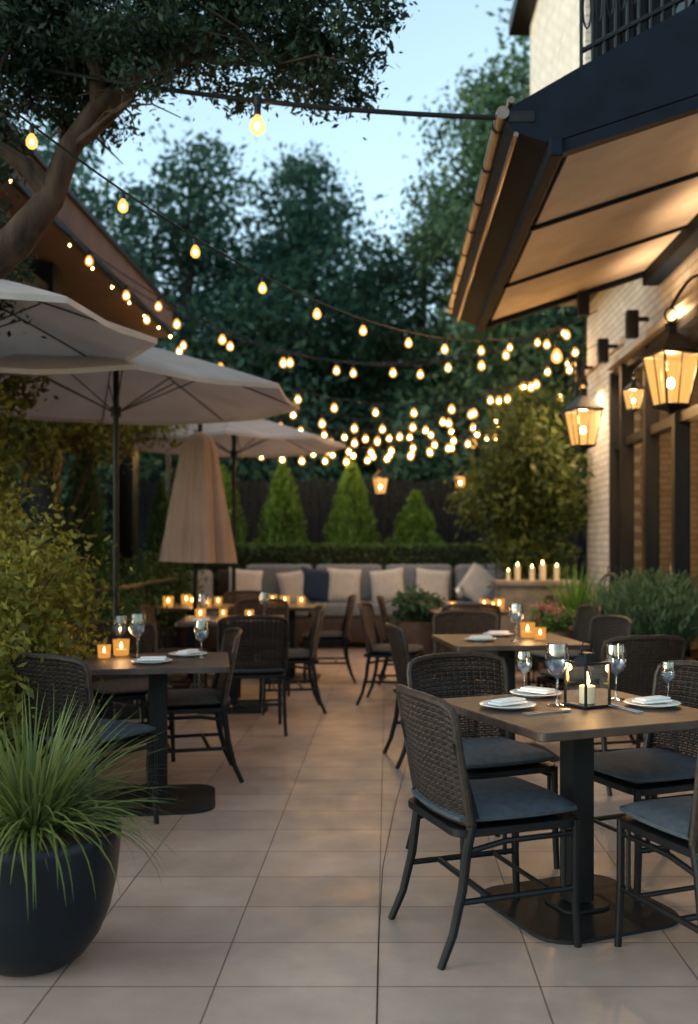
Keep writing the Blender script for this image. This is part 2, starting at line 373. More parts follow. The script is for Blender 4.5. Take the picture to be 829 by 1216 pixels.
# right second/third groups
chair(1.36,5.75,105); chair(.30,6.35,10); chair(1.35,6.95,200); chair(.62,7.35,-85,'b')
chair(.06,8.7,-10,'b'); chair(.75,8.9,85,'b'); chair(1.45,8.3,190); chair(.2,10.0,0,'b'); chair(1.4,10.1,180,'b')

# ------------------------------------------------------------------ tables
def table_builder(w, wood, h=.75):
    def b():
        mb = MB(); mb.plate((0,0,h-.03), w, w, .025, .03, n=6); top = mb.mesh('tabletop', [wood])
        mb = MB(); mb.plate((0,0,0), .6, .6, .13, .014, n=8); mb.plate((0,0,.014), .2, .2, .05, .012, n=5)
        mb.box((0,0,.375), (.095,.095,.69), bevel=.008); mb.plate((0,0,h-.046), .42, .42, .03, .016)
        return [('tabletop', top), ('pedestal', mb.mesh('pedestal', ['iron']))]
    return b
def table(x, y, deg, w=.8, wood='wood'):
    place('bistro_table', f't{w}{wood}', table_builder(w, wood), (x,y,0), math.radians(deg))
table(.71,3.73,23); table(-1.22,5.3,10,.74,'wood'); table(-1.3,8.35,5,.85,'wood2'); table(.78,6.5,8,.85,'wood2')
table(.8,9.6,5,.8,'wood2'); table(-2.0,10.2,0,.8,'wood2'); table(-1.0,10.3,0,.7,'wood2')

# tableware
def wine_b():
    mb = MB()
    mb.lathe([(.036,0),(.036,.002),(.008,.006),(.0042,.02),(.004,.09),(.009,.1),(.03,.115),(.041,.14),(.043,.16),(.036,.215),(.0345,.215),(.0412,.16),(.0395,.14),(.029,.118),(.001,.106)], n=28)
    return [('goblet', mb.mesh('goblet', ['goblet'], ang=60))]
def wine(x,y,z=.75,sc=1.0): place('wine_glass','wine',wine_b,(x,y,z),0,sc)
def plate_b():
    mb = MB(); mb.lathe([(.06,0),(.065,.004),(.103,.012),(.106,.014),(.102,.016),(.065,.008),(.001,.007)], n=40); a = mb.mesh('dish', ['china'], ang=50)
    mb = MB()
    for i,(dx,dy,w,d,rz) in enumerate(((0,0,.14,.07,.1),(.006,.004,.13,.06,.18))):
        mb.box((dx,dy,.0185+i*.0085), (w,d,.0078), bevel=.0035, seg=3, rot=Matrix.Rotation(rz,4,'Z'))
    return [('dish', a), ('folded_napkin', mb.mesh('folded_napkin', ['linen']))]
def plate(x,y,z=.75,deg=0): place('plate_with_napkin','plate',plate_b,(x,y,z),math.radians(deg))
def votive_b():
    mb = MB(); mb.lathe([(.028,0),(.034,.003),(.038,.075),(.036,.075),(.032,.006),(.001,.005)], n=20); g = mb.mesh('cup', ['votive'])
    mb = MB(); mb.lathe([(.027,.006),(.027,.03),(.001,.031)], n=16, mat=0); mb.lathe([(.0008,.032),(.007,.04),(.0055,.05),(.0008,.064)], n=8, mat=1)
    return [('cup', g), ('candle', mb.mesh('candle', ['wax','flame']))]
def votive(x,y,z=.75,sc=1.0,p=0):
    e=place('votive_candle','votive',votive_b,(x,y,z),0,sc)
    if p:
        L=bpy.data.lights.new('candlelight','POINT'); L.energy=p; L.color=(1,.52,.2); L.shadow_soft_size=.03; link('candlelight',L,e,(0,0,.1))
def pillar_b():
    mb = MB(); mb.lathe([(.04,0),(.04,.19),(.034,.192),(.001,.186)], n=18, mat=0); mb.lathe([(.0008,.19),(.008,.2),(.0055,.215),(.0008,.235)], n=8, mat=1)
    return [('wax_and_flame', mb.mesh('wax_and_flame', ['wax','flame']))]
def pillar(x,y,z,sc=1.0): place('pillar_candle','pillar',pillar_b,(x,y,z),0,sc)
def tlant_b():
    mb = MB(); w=.058; h=.16
    mb.plate((0,0,0), .135,.135,.008,.01); mb.plate((0,0,h), .125,.125,.008,.008)
    for sx in (-1,1):
        for sy in (-1,1): mb.box((sx*w,sy*w,h/2+.005),(.008,.008,h-.01))
    mb.lathe([(.06,.168),(.035,.185),(.03,.19),(.03,.2),(.001,.204)], n=4, mx=Matrix.Rotation(math.pi/4,4,'Z'))
    mb.tube([(.03*math.cos(a), 0, .215+.03*math.sin(a)) for a in [i*math.pi/8 for i in range(17)]], .0025, 6)
    f = mb.mesh('frame', ['metal'])
    mb = MB()
    for a in range(4):
        mb.add([(-.053,w,.011),(.053,w,.011),(.053,w,h-.001),(-.053,w,h-.001)],[(0,1,2,3)],0,Matrix.Rotation(a*math.pi/2,4,'Z'))
    g = mb.mesh('panes', ['glass'], smooth=False)
    mb = MB(); mb.lathe([(.03,.011),(.03,.075),(.026,.077),(.001,.073)], n=18, mat=0); mb.lathe([(.0008,.078),(.010,.09),(.007,.108),(.0008,.13)], n=8, mat=1)
    return [('frame', f), ('panes', g), ('candle', mb.mesh('candle', ['wax','flame']))]
T = .752
plate(.45,3.72,T,30); plate(.60,4.02,T,-50); plate(1.0,3.76,T,20)
wine(.645,3.78,T,1.08); wine(.90,3.92,T,1.0); wine(1.10,3.9,T,.7); wine(.56,4.08,T,.8)
e = place('table_lantern','tlant',tlant_b,(.755,3.76,T),math.radians(30),1.0)
L_=bpy.data.lights.new('candlelight','POINT'); L_.energy=1.6; L_.color=(1,.55,.2); L_.shadow_soft_size=.02; link('candlelight',L_,e,(0,0,.135))
def cutlery(x,y,deg):
    mb = MB(); mb.tube([(0,-.1,.004),(0,.02,.005),(0,.1,.004)], [.004,.003,.0045], 6); mb.tube([(.02,-.1,.004),(.02,.02,.005),(.02,.1,.004)], [.004,.003,.007], 6)
    mb.obj('cutlery', ['metalb'], None, (x,y,T), math.radians(deg))
cutlery(.57,3.60,-60); cutlery(.86,3.66,25)
wine(-1.36,5.42,T,1.1); votive(-1.47,5.5,T,1.2,1.4); votive(-1.53,5.38,T,.95); plate(-1.22,5.16,T); wine(-1.5,5.58,T,1.0); plate(-1.1,5.5,T,60); wine(-1.0,5.35,T,.95)
for i,(x,y) in enumerate(((-1.15,8.3),(-1.4,8.5),(-1.55,8.25),(-1.6,8.6))): votive(x,y,T,random.uniform(.9,1.3),2.5 if i==1 else 0)
plate(-1.1,8.05,T); wine(-1.05,8.5,T); wine(-1.5,8.1,T); plate(-1.5,8.0,T)
for i,(x,y) in enumerate(((-2.2,10.0),(-2.0,10.2),(-1.8,9.95),(-2.1,10.4),(-1.75,10.3),(-1.05,10.2),(-.9,10.4),(-2.25,10.2),(-1.2,10.4))): votive(x,y,T,random.uniform(1.1,1.7),2.5 if i in (1,5) else 0)
for i,(x,y) in enumerate(((.93,6.6),(.99,6.45),(.62,9.5),(1.0,9.4),(1.08,9.6),(.95,9.75))): votive(x,y,T,random.uniform(1.0,1.4),2 if i in (0,3) else 0)
wine(.82,6.35,T,1.1); wine(.88,6.75,T); plate(.6,6.4,T); plate(.75,6.75,T); plate(.6,9.4,T); wine(.7,9.7,T)

# ------------------------------------------------------------------ sofa
e = empty('outdoor_sofa')
mb = MB()
mb.box((-.35,13.65,.25),(4.1,.85,.34),bevel=.02); mb.box((-.35,14.15,.55),(4.1,.12,.94),bevel=.02); mb.box((-2.1,12.6,.25),(.85,1.3,.34),bevel=.02); mb.box((-2.6,13.1,.5),(.12,2.2,.84),bevel=.02)
mb.box((1.76,13.68,.42),(.14,.95,.68),bevel=.02)
for x in [-2.3,-1.2,0,1.6]: mb.box((x,13.3,.04),(.06,.06,.08))
mb.obj('wicker_base',['wicker2'],e)
mb = MB()
for i in range(4): mb.box((-1.62+i*.98+.1,13.62,.515),(.96,.86,.17),bevel=.05,seg=4)
mb.box((-2.08,12.6,.515),(.8,1.25,.17),bevel=.05,seg=4)
for i in range(4): mb.box((-1.62+i*.98+.1,13.98,.85),(.94,.2,.52),bevel=.07,seg=4,rot=Matrix.Rotation(-.12,4,'X'))
mb.box((-2.42,12.7,.82),(.2,1.2,.46),bevel=.07,seg=4)
mb.obj('cushions',['sofafab'],e,ang=60)
def pillow_b(mat):
    def b():
        mb = MB(); n=12
        for s_ in (-1,1):
            vs=[];fs=[]
            for i in range(n+1):
                for j in range(n+1):
                    u=-1+2*i/n; v=-1+2*j/n; t=.075*math.sqrt(max(0,(1-u**4)*(1-v**4)))
                    k=1-.07*(1-abs(u)**2)*abs(v)**3; k2=1-.07*(1-abs(v)**2)*abs(u)**3
                    vs.append((u*.24*k2, s_*t, v*.24*k))
            for i in range(n):
                for j in range(n):
                    a=i*(n+1)+j; f=(a,a+1,a+n+2,a+n+1); fs.append(f if s_>0 else f[::-1])
            mb.add(vs,fs)
        return [('cover', mb.mesh('cover',[mat],ang=70))]
    return b
for (x,z,m,a,t) in ((-1.95,.82,'pill1',20,.1),(-1.25,.8,'pill1',10,-.15),(-.98,.83,'pill2',-5,.1),(-.6,.83,'pill1',8,.06),(.0,.82,'pill1',-10,-.12),(.62,.82,'pill1',6,.1),(1.25,.83,'pill1',-15,.6),(1.45,.8,'sofafab',-20,.2)):
    o = place('throw_pillow','pil'+m,pillow_b(m),(x,13.68,z),math.radians(a),1.0); o.rotation_euler=(-.25,t,math.radians(a))

# ------------------------------------------------------------------ umbrellas
def umb_b(r, drop):
    def b():
        mb = MB(); NS=8; sub=5; R=9; n=NS*sub
        def pt(q, k):
            loc = (q % (2*math.pi/NS)) - math.pi/NS; t=k
            edge = math.cos(math.pi/NS)/math.cos(loc)
            mid = 1-abs(loc)/(math.pi/NS)
            rr = r*t*edge*(1-.012*mid*t); z = -drop*(t**1.15) - .05*mid*t*t*(1-t*.35) 
            return (rr*math.cos(q), rr*math.sin(q), z)
        vs=[];fs=[]
        for k in range(R+1):
            for j in range(n): vs.append(pt(2*math.pi*j/n, max(.02,k/R)))
        for k in range(R):
            for j in range(n): fs.append((k*n+j,k*n+(j+1)%n,(k+1)*n+(j+1)%n,(k+1)*n+j))
        o=len(vs)
        for j in range(n):
            p=pt(2*math.pi*j/n,1); vs.append((p[0],p[1],p[2]-.035))
        for j in range(n): fs.append((R*n+j,R*n+(j+1)%n,o+(j+1)%n,o+j))
        mb.add(vs,fs,0); 
        mb.lathe([(.16,-.045),(.1,.0),(.05,.03),(.001,.05)], (0,0,.02), 24, 0)
        can = mb.mesh('canopy',['canvas'],ang=12)
        mb = MB(); z0=-2.9+.0
        for i in range(NS):
            a=2*math.pi*i/NS
            mb.tube([(r*t*.985*math.cos(a), r*t*.985*math.sin(a), -drop*(t**1.15)-.018) for t in [.03,.15,.3,.45,.6,.75,.88,1.0]],.007,5,1)
            mb.tube([(.03*math.cos(a),.03*math.sin(a),-drop-.12),(.5*r*math.cos(a),.5*r*math.sin(a),-drop*.45-.03)],.006,5,1)
        mb.lathe([(.04,-drop-.16),(.04,-drop-.08),(.001,-drop-.08)],n=12); mb.tube([(0,0,z0+.04),(0,0,.06)],.024,12); mb.ball((0,0,.09),.03)
        mb.plate((0,0,z0-.12), .5,.5,.06,.18)
        return [('canopy',can),('pole_and_ribs',mb.mesh('pole_and_ribs',['metal','ribs']))]
    return b
place('patio_umbrella','u1',umb_b(1.40,.40),(-2.82,6.0,3.06),math.radians(10))
place('patio_umbrella','u2',umb_b(1.52,.46),(-2.18,8.0,3.02),math.radians(20))
place('patio_umbrella','u3',umb_b(1.35,.38),(-1.85,12.0,2.98),math.radians(5))
e = empty('folded_umbrella',(-1.86,9.5,0)); 
mb = MB()
prof=[(.02,1.26),(.16,1.23),(.25,1.22)]+[(.325-.17*((z-1.21)/1.15)**1.1,z) for z in [1.21+.1*i for i in range(12)]]+[(.12,2.39),(.05,2.44),(.001,2.46)]
def pleat(q,t):
    s1=1-abs((q*7/(2*math.pi)+.3*math.sin(q*2+t*1.5)) % 1*2-1)
    return 1+(.42*(s1**.6)-.25+.05*math.sin(23*q+3*t))*max(.25,1-.85*t)+ .05*math.sin(3*q+5*t)
mb.lathe(prof,n=170,mod=pleat)
mb.obj('furled_canvas',['canvas2'],e,ang=80)
mb = MB(); mb.tube([(0,0,.05),(0,0,2.55)],.022,10); mb.plate((0,0,0),.5,.5,.06,.06); mb.obj('pole',['metal'],e)
e.rotation_euler=(0,.03,0)

# ------------------------------------------------------------------ pots & plants
def grass(name, loc, nb, L, w, mat, spread=1.0, up=1.0, seed=1):
    R = random.Random(seed); mb = MB()
    for i in range(nb):
        a=R.uniform(0,6.283); l=L*R.uniform(.55,1.1); out=spread*R.uniform(.1,1.0)**.8; r0=R.uniform(0,.07)
        el=math.radians(88-50*out); droop=R.uniform(.9,2.0)*out
        p=Vector((r0*math.cos(a),r0*math.sin(a),0)); k=8; vs=[];fs=[]; s_=Vector((-math.sin(a),math.cos(a),0)); tw=R.uniform(-.5,.5)
        for j in range(k+1):
            t=j/k; ww=w*(1-t**2.2)*(.6+.4*math.sin(min(1,t*3)*1.57))+.0004
            e2=el-droop*t*1.3; d=Vector((math.cos(a+tw*t)*math.cos(e2),math.sin(a+tw*t)*math.cos(e2),math.sin(e2)*up))
            side=(s_+Vector((0,0,.35*math.sin(tw*3)))).normalized()*ww/2
            vs+= [p-side,p+side]; p=p+d*(l/k)
        for j in range(k): fs.append((2*j,2*j+1,2*j+3,2*j+2))
        mb.add(vs,fs)
    return mb.mesh(name,[mat],ang=180)
e = empty('potted_grass',(-1.16,3.25,0))
mb = MB(); mb.lathe([(.11,0),(.135,.006),(.17,.03),(.215,.09),(.248,.17),(.268,.26),(.278,.35),(.282,.40),(.283,.425),(.276,.435),(.262,.43),(.255,.39),(.001,.39)],n=56); mb.obj('bowl_pot',['pot'],e,ang=50)
mb = MB(); mb.lathe([(.254,.385),(.15,.402),(.001,.41)],n=24); mb.obj('soil',['soil'],e)
link('blades',grass('blades',(0,0,0),700,.51,.010,'lf_grass',1.0,1.0,3),e,(0,0,.39))
def planter(name, c, d, mat='metal'):
    mb = MB(); mb.box(c,d,bevel=.01); mb.obj(name,[mat])
planter('planter_box',(-2.35,5.8,.25),(.6,1.6,.5)); 
bush('leafy_shrub',[(-2.1,5.55,1.0,.45,.45,.45),(-2.4,6.2,1.05,.45,.4,.45),(-1.95,5.3,.65,.28,.3,.3)],17000,.045,'lf_bush',root=(-2.35,5.8,.5),sub=22)
bush('leafy_shrub',[(-2.0,4.6,.7,.32,.35,.42),(-2.25,4.2,.55,.35,.35,.45)],8000,.045,'lf_bush',sub=20)
bush('climbing_vine',[(-3.0,7.3,1.7,.25,.3,.8),(-2.9,7.4,2.4,.25,.3,.4),(-3.5,9.5,2.4,.35,.4,.5),(-3.1,10.2,2.6,.5,.5,.3),(-2.75,10.8,2.7,.45,.5,.25)],12000,.065,'lf_bush',root=(-3.2,7.5,0))
bush('leafy_shrub',[(-2.6,8.8,.7,.45,.7,.4),(-2.7,10.6,.75,.4,.7,.4),(-2.6,12.0,.7,.35,.5,.35)],12000,.05,'lf_hedge')
planter('planter_box',(-2.8,10.0,.22),(.6,4.2,.44))
def conifer(name,x,y,h,r,n,mat,z0=.05,leaf=.06):
    e = empty(name); t = rng.uniform(0,1,n)**.75; a = rng.uniform(0,6.283,n); ph=rng.uniform(0,6,3)
    t = 1-t; prof = (1-t)**.66*np.minimum(1,.7+t*3)
    rr = r*prof*np.sqrt(rng.uniform(.3,1.1,n))*(1+.14*np.sin(5*a+9*t+ph[0])+.14*np.sin(9*a-24*t+ph[1])+.08*np.sin(31*t+ph[2]))
    C = np.stack([x+rr*np.cos(a), y+rr*np.sin(a), z0+h*t],1)
    D = np.stack([np.cos(a)*.5,np.sin(a)*.5,np.ones(n)*.9],1)
    link('needles',leafmesh('needles',C,leaf,mat,.2,.3,.45,D),e)
    mb=MB(); mb.tube([(x,y,0),(x,y,h*.5),(x,y,h*.95)],[.05,.035,.008],8); mb.lathe([(r*.6,.25),(r*.5,.4*h),(.02,h*.85)],(x,y,0),12); mb.obj('trunk',['barkd'],e)
    return e
for (x,h,r) in ((-2.65,2.6,.62),(-1.68,2.65,.62),(-.57,2.7,.64),(.46,2.2,.70)): conifer('conifer_shrub',x,16.0,h,r,15000,'lf_con',leaf=.075)
conifer('cypress_tree',-3.75,12.3,2.9,.42,8000,'lf_cyp'); conifer('cypress_tree',-3.0,13.2,2.2,.35,6000,'lf_cyp'); conifer('cypress_tree',-3.4,11.2,2.6,.3,5000,'lf_cyp')
e = empty('clipped_hedge'); n=24000
H = np.stack([rng.uniform(-3.4,2.8,n), rng.uniform(14.75,15.35,n), rng.uniform(.1,1.36,n)],1)
f = rng.integers(0,3,n); H[f==0,1]=14.75+rng.normal(0,.02,(f==0).sum()); H[f==1,2]=1.36+rng.normal(0,.02,(f==1).sum())
link('leaves',leafmesh('leaves',H,.06,'lf_hedge',.5,.55),e); mb=MB(); mb.box((-.3,15.05,.66),(6.1,.5,1.3)); mb.obj('inner_dark_box',['barkd'],e)  # solid dark box added to fill the hedge behind its leaves
bush('large_shrub',[(1.75,12.9,2.3,.6,.6,.6),(2.15,13.3,2.75,.55,.5,.5),(1.5,13.3,1.9,.5,.5,.5),(2.2,12.6+.7,1.7,.6,.5,.5),(1.9,13.4,3.1,.4,.4,.35),(1.8,13.0,1.2,.5,.4,.4)],20000,.10,'lf_right',root=(2.0,13.4,0),asp=.4)
planter('planter_box',(2.2,8.2,.22),(.6,1.4,.44)); planter('planter_box',(1.95,10.2,.25),(.55,.9,.5))
e = empty('lavender_bush'); Cn=11000; a=rng.uniform(0,6.283,Cn); rr=np.sqrt(rng.uniform(0,1,Cn)); tt=rng.uniform(0,1,Cn)
Cc=np.stack([2.2+(.12+.4*tt)*rr*np.cos(a),8.2+(.2+.6*tt)*rr*np.sin(a),.42+.72*tt*(1-.3*rr**2)+.06*np.sin(14*a)],1)
link('sprigs',leafmesh('sprigs',Cc,.065,'lf_lav',.2,.2,.35,np.stack([.4*np.cos(a),.4*np.sin(a),np.ones(Cn)],1)),e)
mb=MB()
for i in range(60):
    q=random.uniform(0,6.28); r_=random.uniform(0,1); mb.tube([(2.2+.1*math.cos(q)*r_,8.2+.15*math.sin(q)*r_,.42),(2.2+.45*math.cos(q)*r_,8.2+.65*math.sin(q)*r_,1.02-.2*r_*r_)],.003,4)
mb.obj('stems',['lf_lav'],e)
e = empty('spiky_grass_plant',(1.92,10.1,0)); link('blades',grass('blades',(0,0,0),420,.75,.016,'lf_con',.75,1.0,5),e,(0,0,.48))
e = empty('spiky_grass_plant',(1.6,11.0,0)); link('blades',grass('blades',(0,0,0),200,.6,.016,'lf_grass',.8,1.0,6),e,(0,0,.0))
e = empty('flower_pot',(1.52,9.0,0)); mb=MB(); mb.lathe([(.1,0),(.15,.3),(.17,.55),(.18,.6),(.16,.6),(.15,.56),(.001,.56)],n=24); mb.obj('pot',['terr'],e)
link('foliage',leafmesh('foliage',cloud([(0,0,.68,.2,.2,.12)],1500,14),.045,'lf_con'),e); link('blossoms',leafmesh('blossoms',cloud([(0,0,.74,.18,.18,.09)],500,14),.035,'petal',.5,.8),e)
e = empty('potted_plant',(.32,9.9,0)); mb=MB(); mb.lathe([(.12,.0),(.2,.25),(.22,.6),(.23,.62),(.2,.62),(.2,.58),(.001,.58)],n=24); mb.obj('pot',['terr'],e)
link('foliage',leafmesh('foliage',cloud([(0,0,.76,.2,.2,.16)],1400,14),.07,'lf_lav'),e)
mb=MB(); mb.box((1.75,11.8,.45),(.9,.5,.9),bevel=.02); mb.box((1.75,11.8,.93),(1.0,.6,.06),bevel=.01); mb.obj('stone_console',['stone'])
for i,(x,y,s_) in enumerate(((1.42,11.7,.6),(1.55,11.85,.9),(1.7,11.7,.8),(1.85,11.85,1.0),(2.0,11.75,.85))): pillar(x,y,.96,s_)

# wire globe lantern on stand
e = empty('wire_lantern',(2.02,8.95,0)); mb=MB()
for i in range(8):
    a=math.pi*i/8; mb.tube([(.13*math.sin(t)*math.cos(a),.13*math.sin(t)*math.sin(a),.95-.17*math.cos(t)) for t in [2*math.pi*k/20 for k in range(21)]],.004,5)
mb.lathe([(.1,.74),(.1,.77),(.001,.77)],n=16); mb.box((0,0,.37),(.25,.25,.74),bevel=.01); mb.tube([(.04*math.cos(t),0,1.15+.04*math.sin(t)) for t in [2*math.pi*k/12 for k in range(13)]],.004,5)
mb.obj('frame',['metal'],e)

# ------------------------------------------------------------------ fence, left canopy structure
mb = MB()
for i in range(78):
    x=-8.0+i*.15; mb.box((x,17.2,1.25+random.uniform(-.01,.01)),(.132,.022,2.5))
for z in (.4,2.1): mb.box((-2.2,17.24,z),(11.6,.05,.09))
mb.obj('timber_fence',['fence'],smooth=False)
e = empty('side_pavilion'); mb=MB()
def prism(mb, poly, y0, y1, mat=0):
    n=len(poly); vs=[(x,y0,z) for x,z in poly]+[(x,y1,z) for x,z in poly]
    mb.add(vs,[tuple(range(n)),tuple(range(n,2*n))[::-1]]+[(i,i+n,(i+1)%n+n,(i+1)%n) for i in range(n)],mat)
prism(mb,[(-3.0,4.28),(-3.0,4.66),(-5.2,5.5),(-7.0,5.5),(-7.0,4.28)],7.4,13.9); mb.obj('canopy_roof',['brown'],e,smooth=False)
mb=MB(); mb.box((-2.99,10.65,4.29),(.05,6.54,.06)); mb.box((-2.99,10.65,4.67),(.06,6.56,.05))
for y in (7.9,10.3,13.5): mb.box((-3.55,y,2.13),(.28,.28,4.26),bevel=.01)
mb.box((-3.55,10.6,1.0),(.05,6,.06)); mb.box((-3.55,10.6,3.9),(.2,6.2,.25)); mb.obj('posts_and_beams',['metal'],e)
mb=MB(); mb.box((-5.6,10.6,2.1),(.2,6.5,4.2)); mb.obj('rear_wall',['fence'],e)
e = empty('metal_railing'); mb=MB(); mb.tube([(-2.45,7.0,.98),(-2.45,13.0,.98)],.022,8)
for i in range(25): mb.tube([(-2.45,7.0+i*.25,0),(-2.45,7.0+i*.25,.98)],.008,6)
mb.obj('rails',['metal'],e)

# ------------------------------------------------------------------ building (right)
e = empty('restaurant_building')
WX=2.6; YE=12.95
mb = MB()
mb.box((WX+.15,(11.4+YE)/2,2.3),(.3,YE-11.4,4.6)); mb.box((WX+.15,(3+11.4)/2,4.02),(.3,8.4,1.14)); mb.box((WX+.15,7.2,.1),(.3,8.4,.2)); 
mb.box((WX+.15,6.3,1.83),(.3,.5,3.24)); mb.box((WX+.15,3.2,1.83),(.3,.4,3.24))
mb.obj('facade_brick',['brick'],e,smooth=False)
mb = MB(); mb.box((WX+3.2,YE-.12,2.3),(5.8,.24,4.6)); mb.obj('end_wall',['brickx'],e,smooth=False)
mb = MB(); mb.box((4.7,11.1,6.35),(5.7,3.6,3.5)); mb.obj('upper_storey',['brick'],e,smooth=False)
mb = MB(); mb.box((5.3,7.2,6.35),(4.3,3.9,3.5)); mb.box((4.5,9.2,6.35),(5.2,.16,3.4))
for i in range(34): mb.box((1.96+i*.12,9.105,6.3),(.10,.03,3.3))
mb.obj('recessed_cladding',['fence'],e,smooth=False)
mb = MB(); mb.box((4.7,9.2,8.2),(6.2,7.9,.2),bevel=.01); mb.box((4.7,9.2,4.55),(5.9,7.5,.12)); mb.obj('eaves',['metal'],e,smooth=False)
mb = MB()
for y in (11.36,10.85,9.85,8.85,7.85,6.85,6.58): mb.box((WX+.01,y,1.78),(.14,.09,3.12))
for z in (.24,2.5,3.33): mb.box((WX+.032,8.97,z),(.1,4.8,.09))
mb.box((WX+.032,8.97,.75),(.07,4.8,.05))
for y in (5.9,5.0,4.1,3.5): mb.box((WX+.03,y,1.78),(.12,.08,3.12))
mb.box((WX+.032,4.7,3.33),(.1,2.6,.09)); mb.obj('window_frames',['metal'],e,smooth=False)
mb = MB()
for (y0,y1) in ((6.62,11.32),(3.42,6.02)): mb.add([(WX+.06,y0,.3),(WX+.06,y1,.3),(WX+.06,y1,3.3),(WX+.06,y0,3.3)],[(0,1,2,3)])
mb.obj('window_panes',['winglass'],e,smooth=False)
mb = MB(); mb.box((6.5,8,1.9),(.1,9.4,3.8)); mb.box((4.7,8,3.9),(3.6,9.4,.1)); mb.box((4.7,8,-.0),(3.6,9.4,.1)); mb.box((4.7,3.3,1.9),(3.6,.1,3.8)); mb.obj('interior_shell',['inside'],e,smooth=False)
mb = MB()
for (x,y,z) in ((3.7,8.6,2.5),(3.9,9.8,2.2),(4.4,10.8,2.5),(5,9,2.3),(4.6,11.6,2.4),(5.5,10.2,2.5),(3.2,9.3,1.9),(3.3,10.4,1.8)):
    mb.ball((x,y,z),.03,10,6,0); mb.tube([(x,y,z+.03),(x,y,3.85)],.006,4,1)
mb.obj('interior_pendants',['bulb','metal'],e)
mb = MB(); mb.box((WX-.02,11.9,3.62),(.05,2.0,.08)); mb.box((WX-.04,9.3,3.42),(.08,4.4,.06)); mb.obj('lintel_trim',['cream'],e,smooth=False)

# awning
e = empty('awning'); Y0,Y1=5.2,9.45
mb=MB(); prism(mb,[(.60,3.60),(.66,3.52),(.86,3.46),(2.59,4.03),(2.59,4.7),(1.62,4.20),(.97,3.84),(.66,3.66)],Y0,Y1); mb.obj('canopy_shell',['navy'],e,smooth=False)
mb=MB(); sl=(4.03-3.46)/(2.59-.86); ang=math.atan(sl)
mb.box(((.98+2.5)/2,(Y0+Y1)/2,3.46+sl*((.98+2.5)/2-.86)-.012),(1.60,Y1-Y0-.16,.012),rot=Matrix.Rotation(-ang,4,'Y')); mb.obj('underside_fabric',['awning'],e,smooth=False)
mb=MB()
for y in (Y0+.04,6.6,8.05,Y1-.04): mb.box((1.72,y,3.46+sl*(1.72-.86)-.03),(1.78,.03 if 5.5<y<9 else .08,.03 if 5.5<y<9 else .07),rot=Matrix.Rotation(-ang,4,'Y'))
mb.box((.88,(Y0+Y1)/2,3.44),(.07,Y1-Y0+.04,.10),bevel=.008); mb.box((2.5,(Y0+Y1)/2,3.93),(.16,Y1-Y0,.2),bevel=.01)
mb.obj('frame_bars',['navy'],e,smooth=False)
mb=MB(); mb.tube([(.60,Y0-.03,3.61),(.60,Y1+.03,3.61)],.034,14,0); mb.tube([(.645,Y0-.02,3.68),(.645,Y1,3.68)],.018,10,0); mb.tube([(.67,Y0-.02,3.50),(.67,Y1,3.50)],.014,8,0)
for i in range(8):
    y=Y0+.15+i*(Y1-Y0-.3)/7; mb.tube([(.60,y-.012,3.61),(.60,y+.012,3.61)],.040,12,1); mb.box((.64,y,3.64),(.07,.022,.10),1)
mb.obj('gutter',['copper','metal'],e)
e = empty('balcony_railing'); mb=MB()
a0=Vector((1.09,5.6,3.98)); b0=Vector((2.4,5.6,4.66))
for off in (0.06,.16,.85): mb.tube([a0+Vector((0,0,off)),b0+Vector((0,0,off))],.016,6)
for i in range(21):
    p=a0.lerp(b0,i/20); mb.tube([p-Vector((0,0,.12)),p+Vector((0,0,.85))],.011,5)
    if i<20:
        q=a0.lerp(b0,(i+1)/20); c=(p+q)/2+Vector((0,0,.38))
        mb.tube([c+Vector((.022*math.cos(t),0,.11*math.sin(t))) for t in [2*math.pi*k/12 for k in range(13)]],.006,5)
        mb.tube([p+Vector((0,0,.55)),(p+q)/2+Vector((0,0,.66)),q+Vector((0,0,.78))],.007,5)
mb.obj('balusters',['metal'],e)

def spot(x,y,z,power,aim,tilt=0):
    e = empty('wall_spotlight',(x,y,z)); mb=MB(); mb.box((0,0,0),(.11,.11,.26),bevel=.008); mb.box((.1,0,.05),(.12,.04,.04)); mb.obj('housing',['metal'],e)
    L=bpy.data.lights.new('lamp','SPOT'); L.energy=power; L.color=(1,.66,.37); L.spot_size=math.radians(160); L.spot_blend=.9; L.shadow_soft_size=.06
    o=link('lamp',L,e,(0,0,.16 if aim>0 else -.16)); o.rotation_euler=(math.pi if aim>0 else 0,tilt,0)
for y in (5.9,7.3,8.7): spot(2.42,y,3.05,62,1,.5)
for y in (9.6,10.9,12.2): spot(2.36,y,3.5,130,-1)

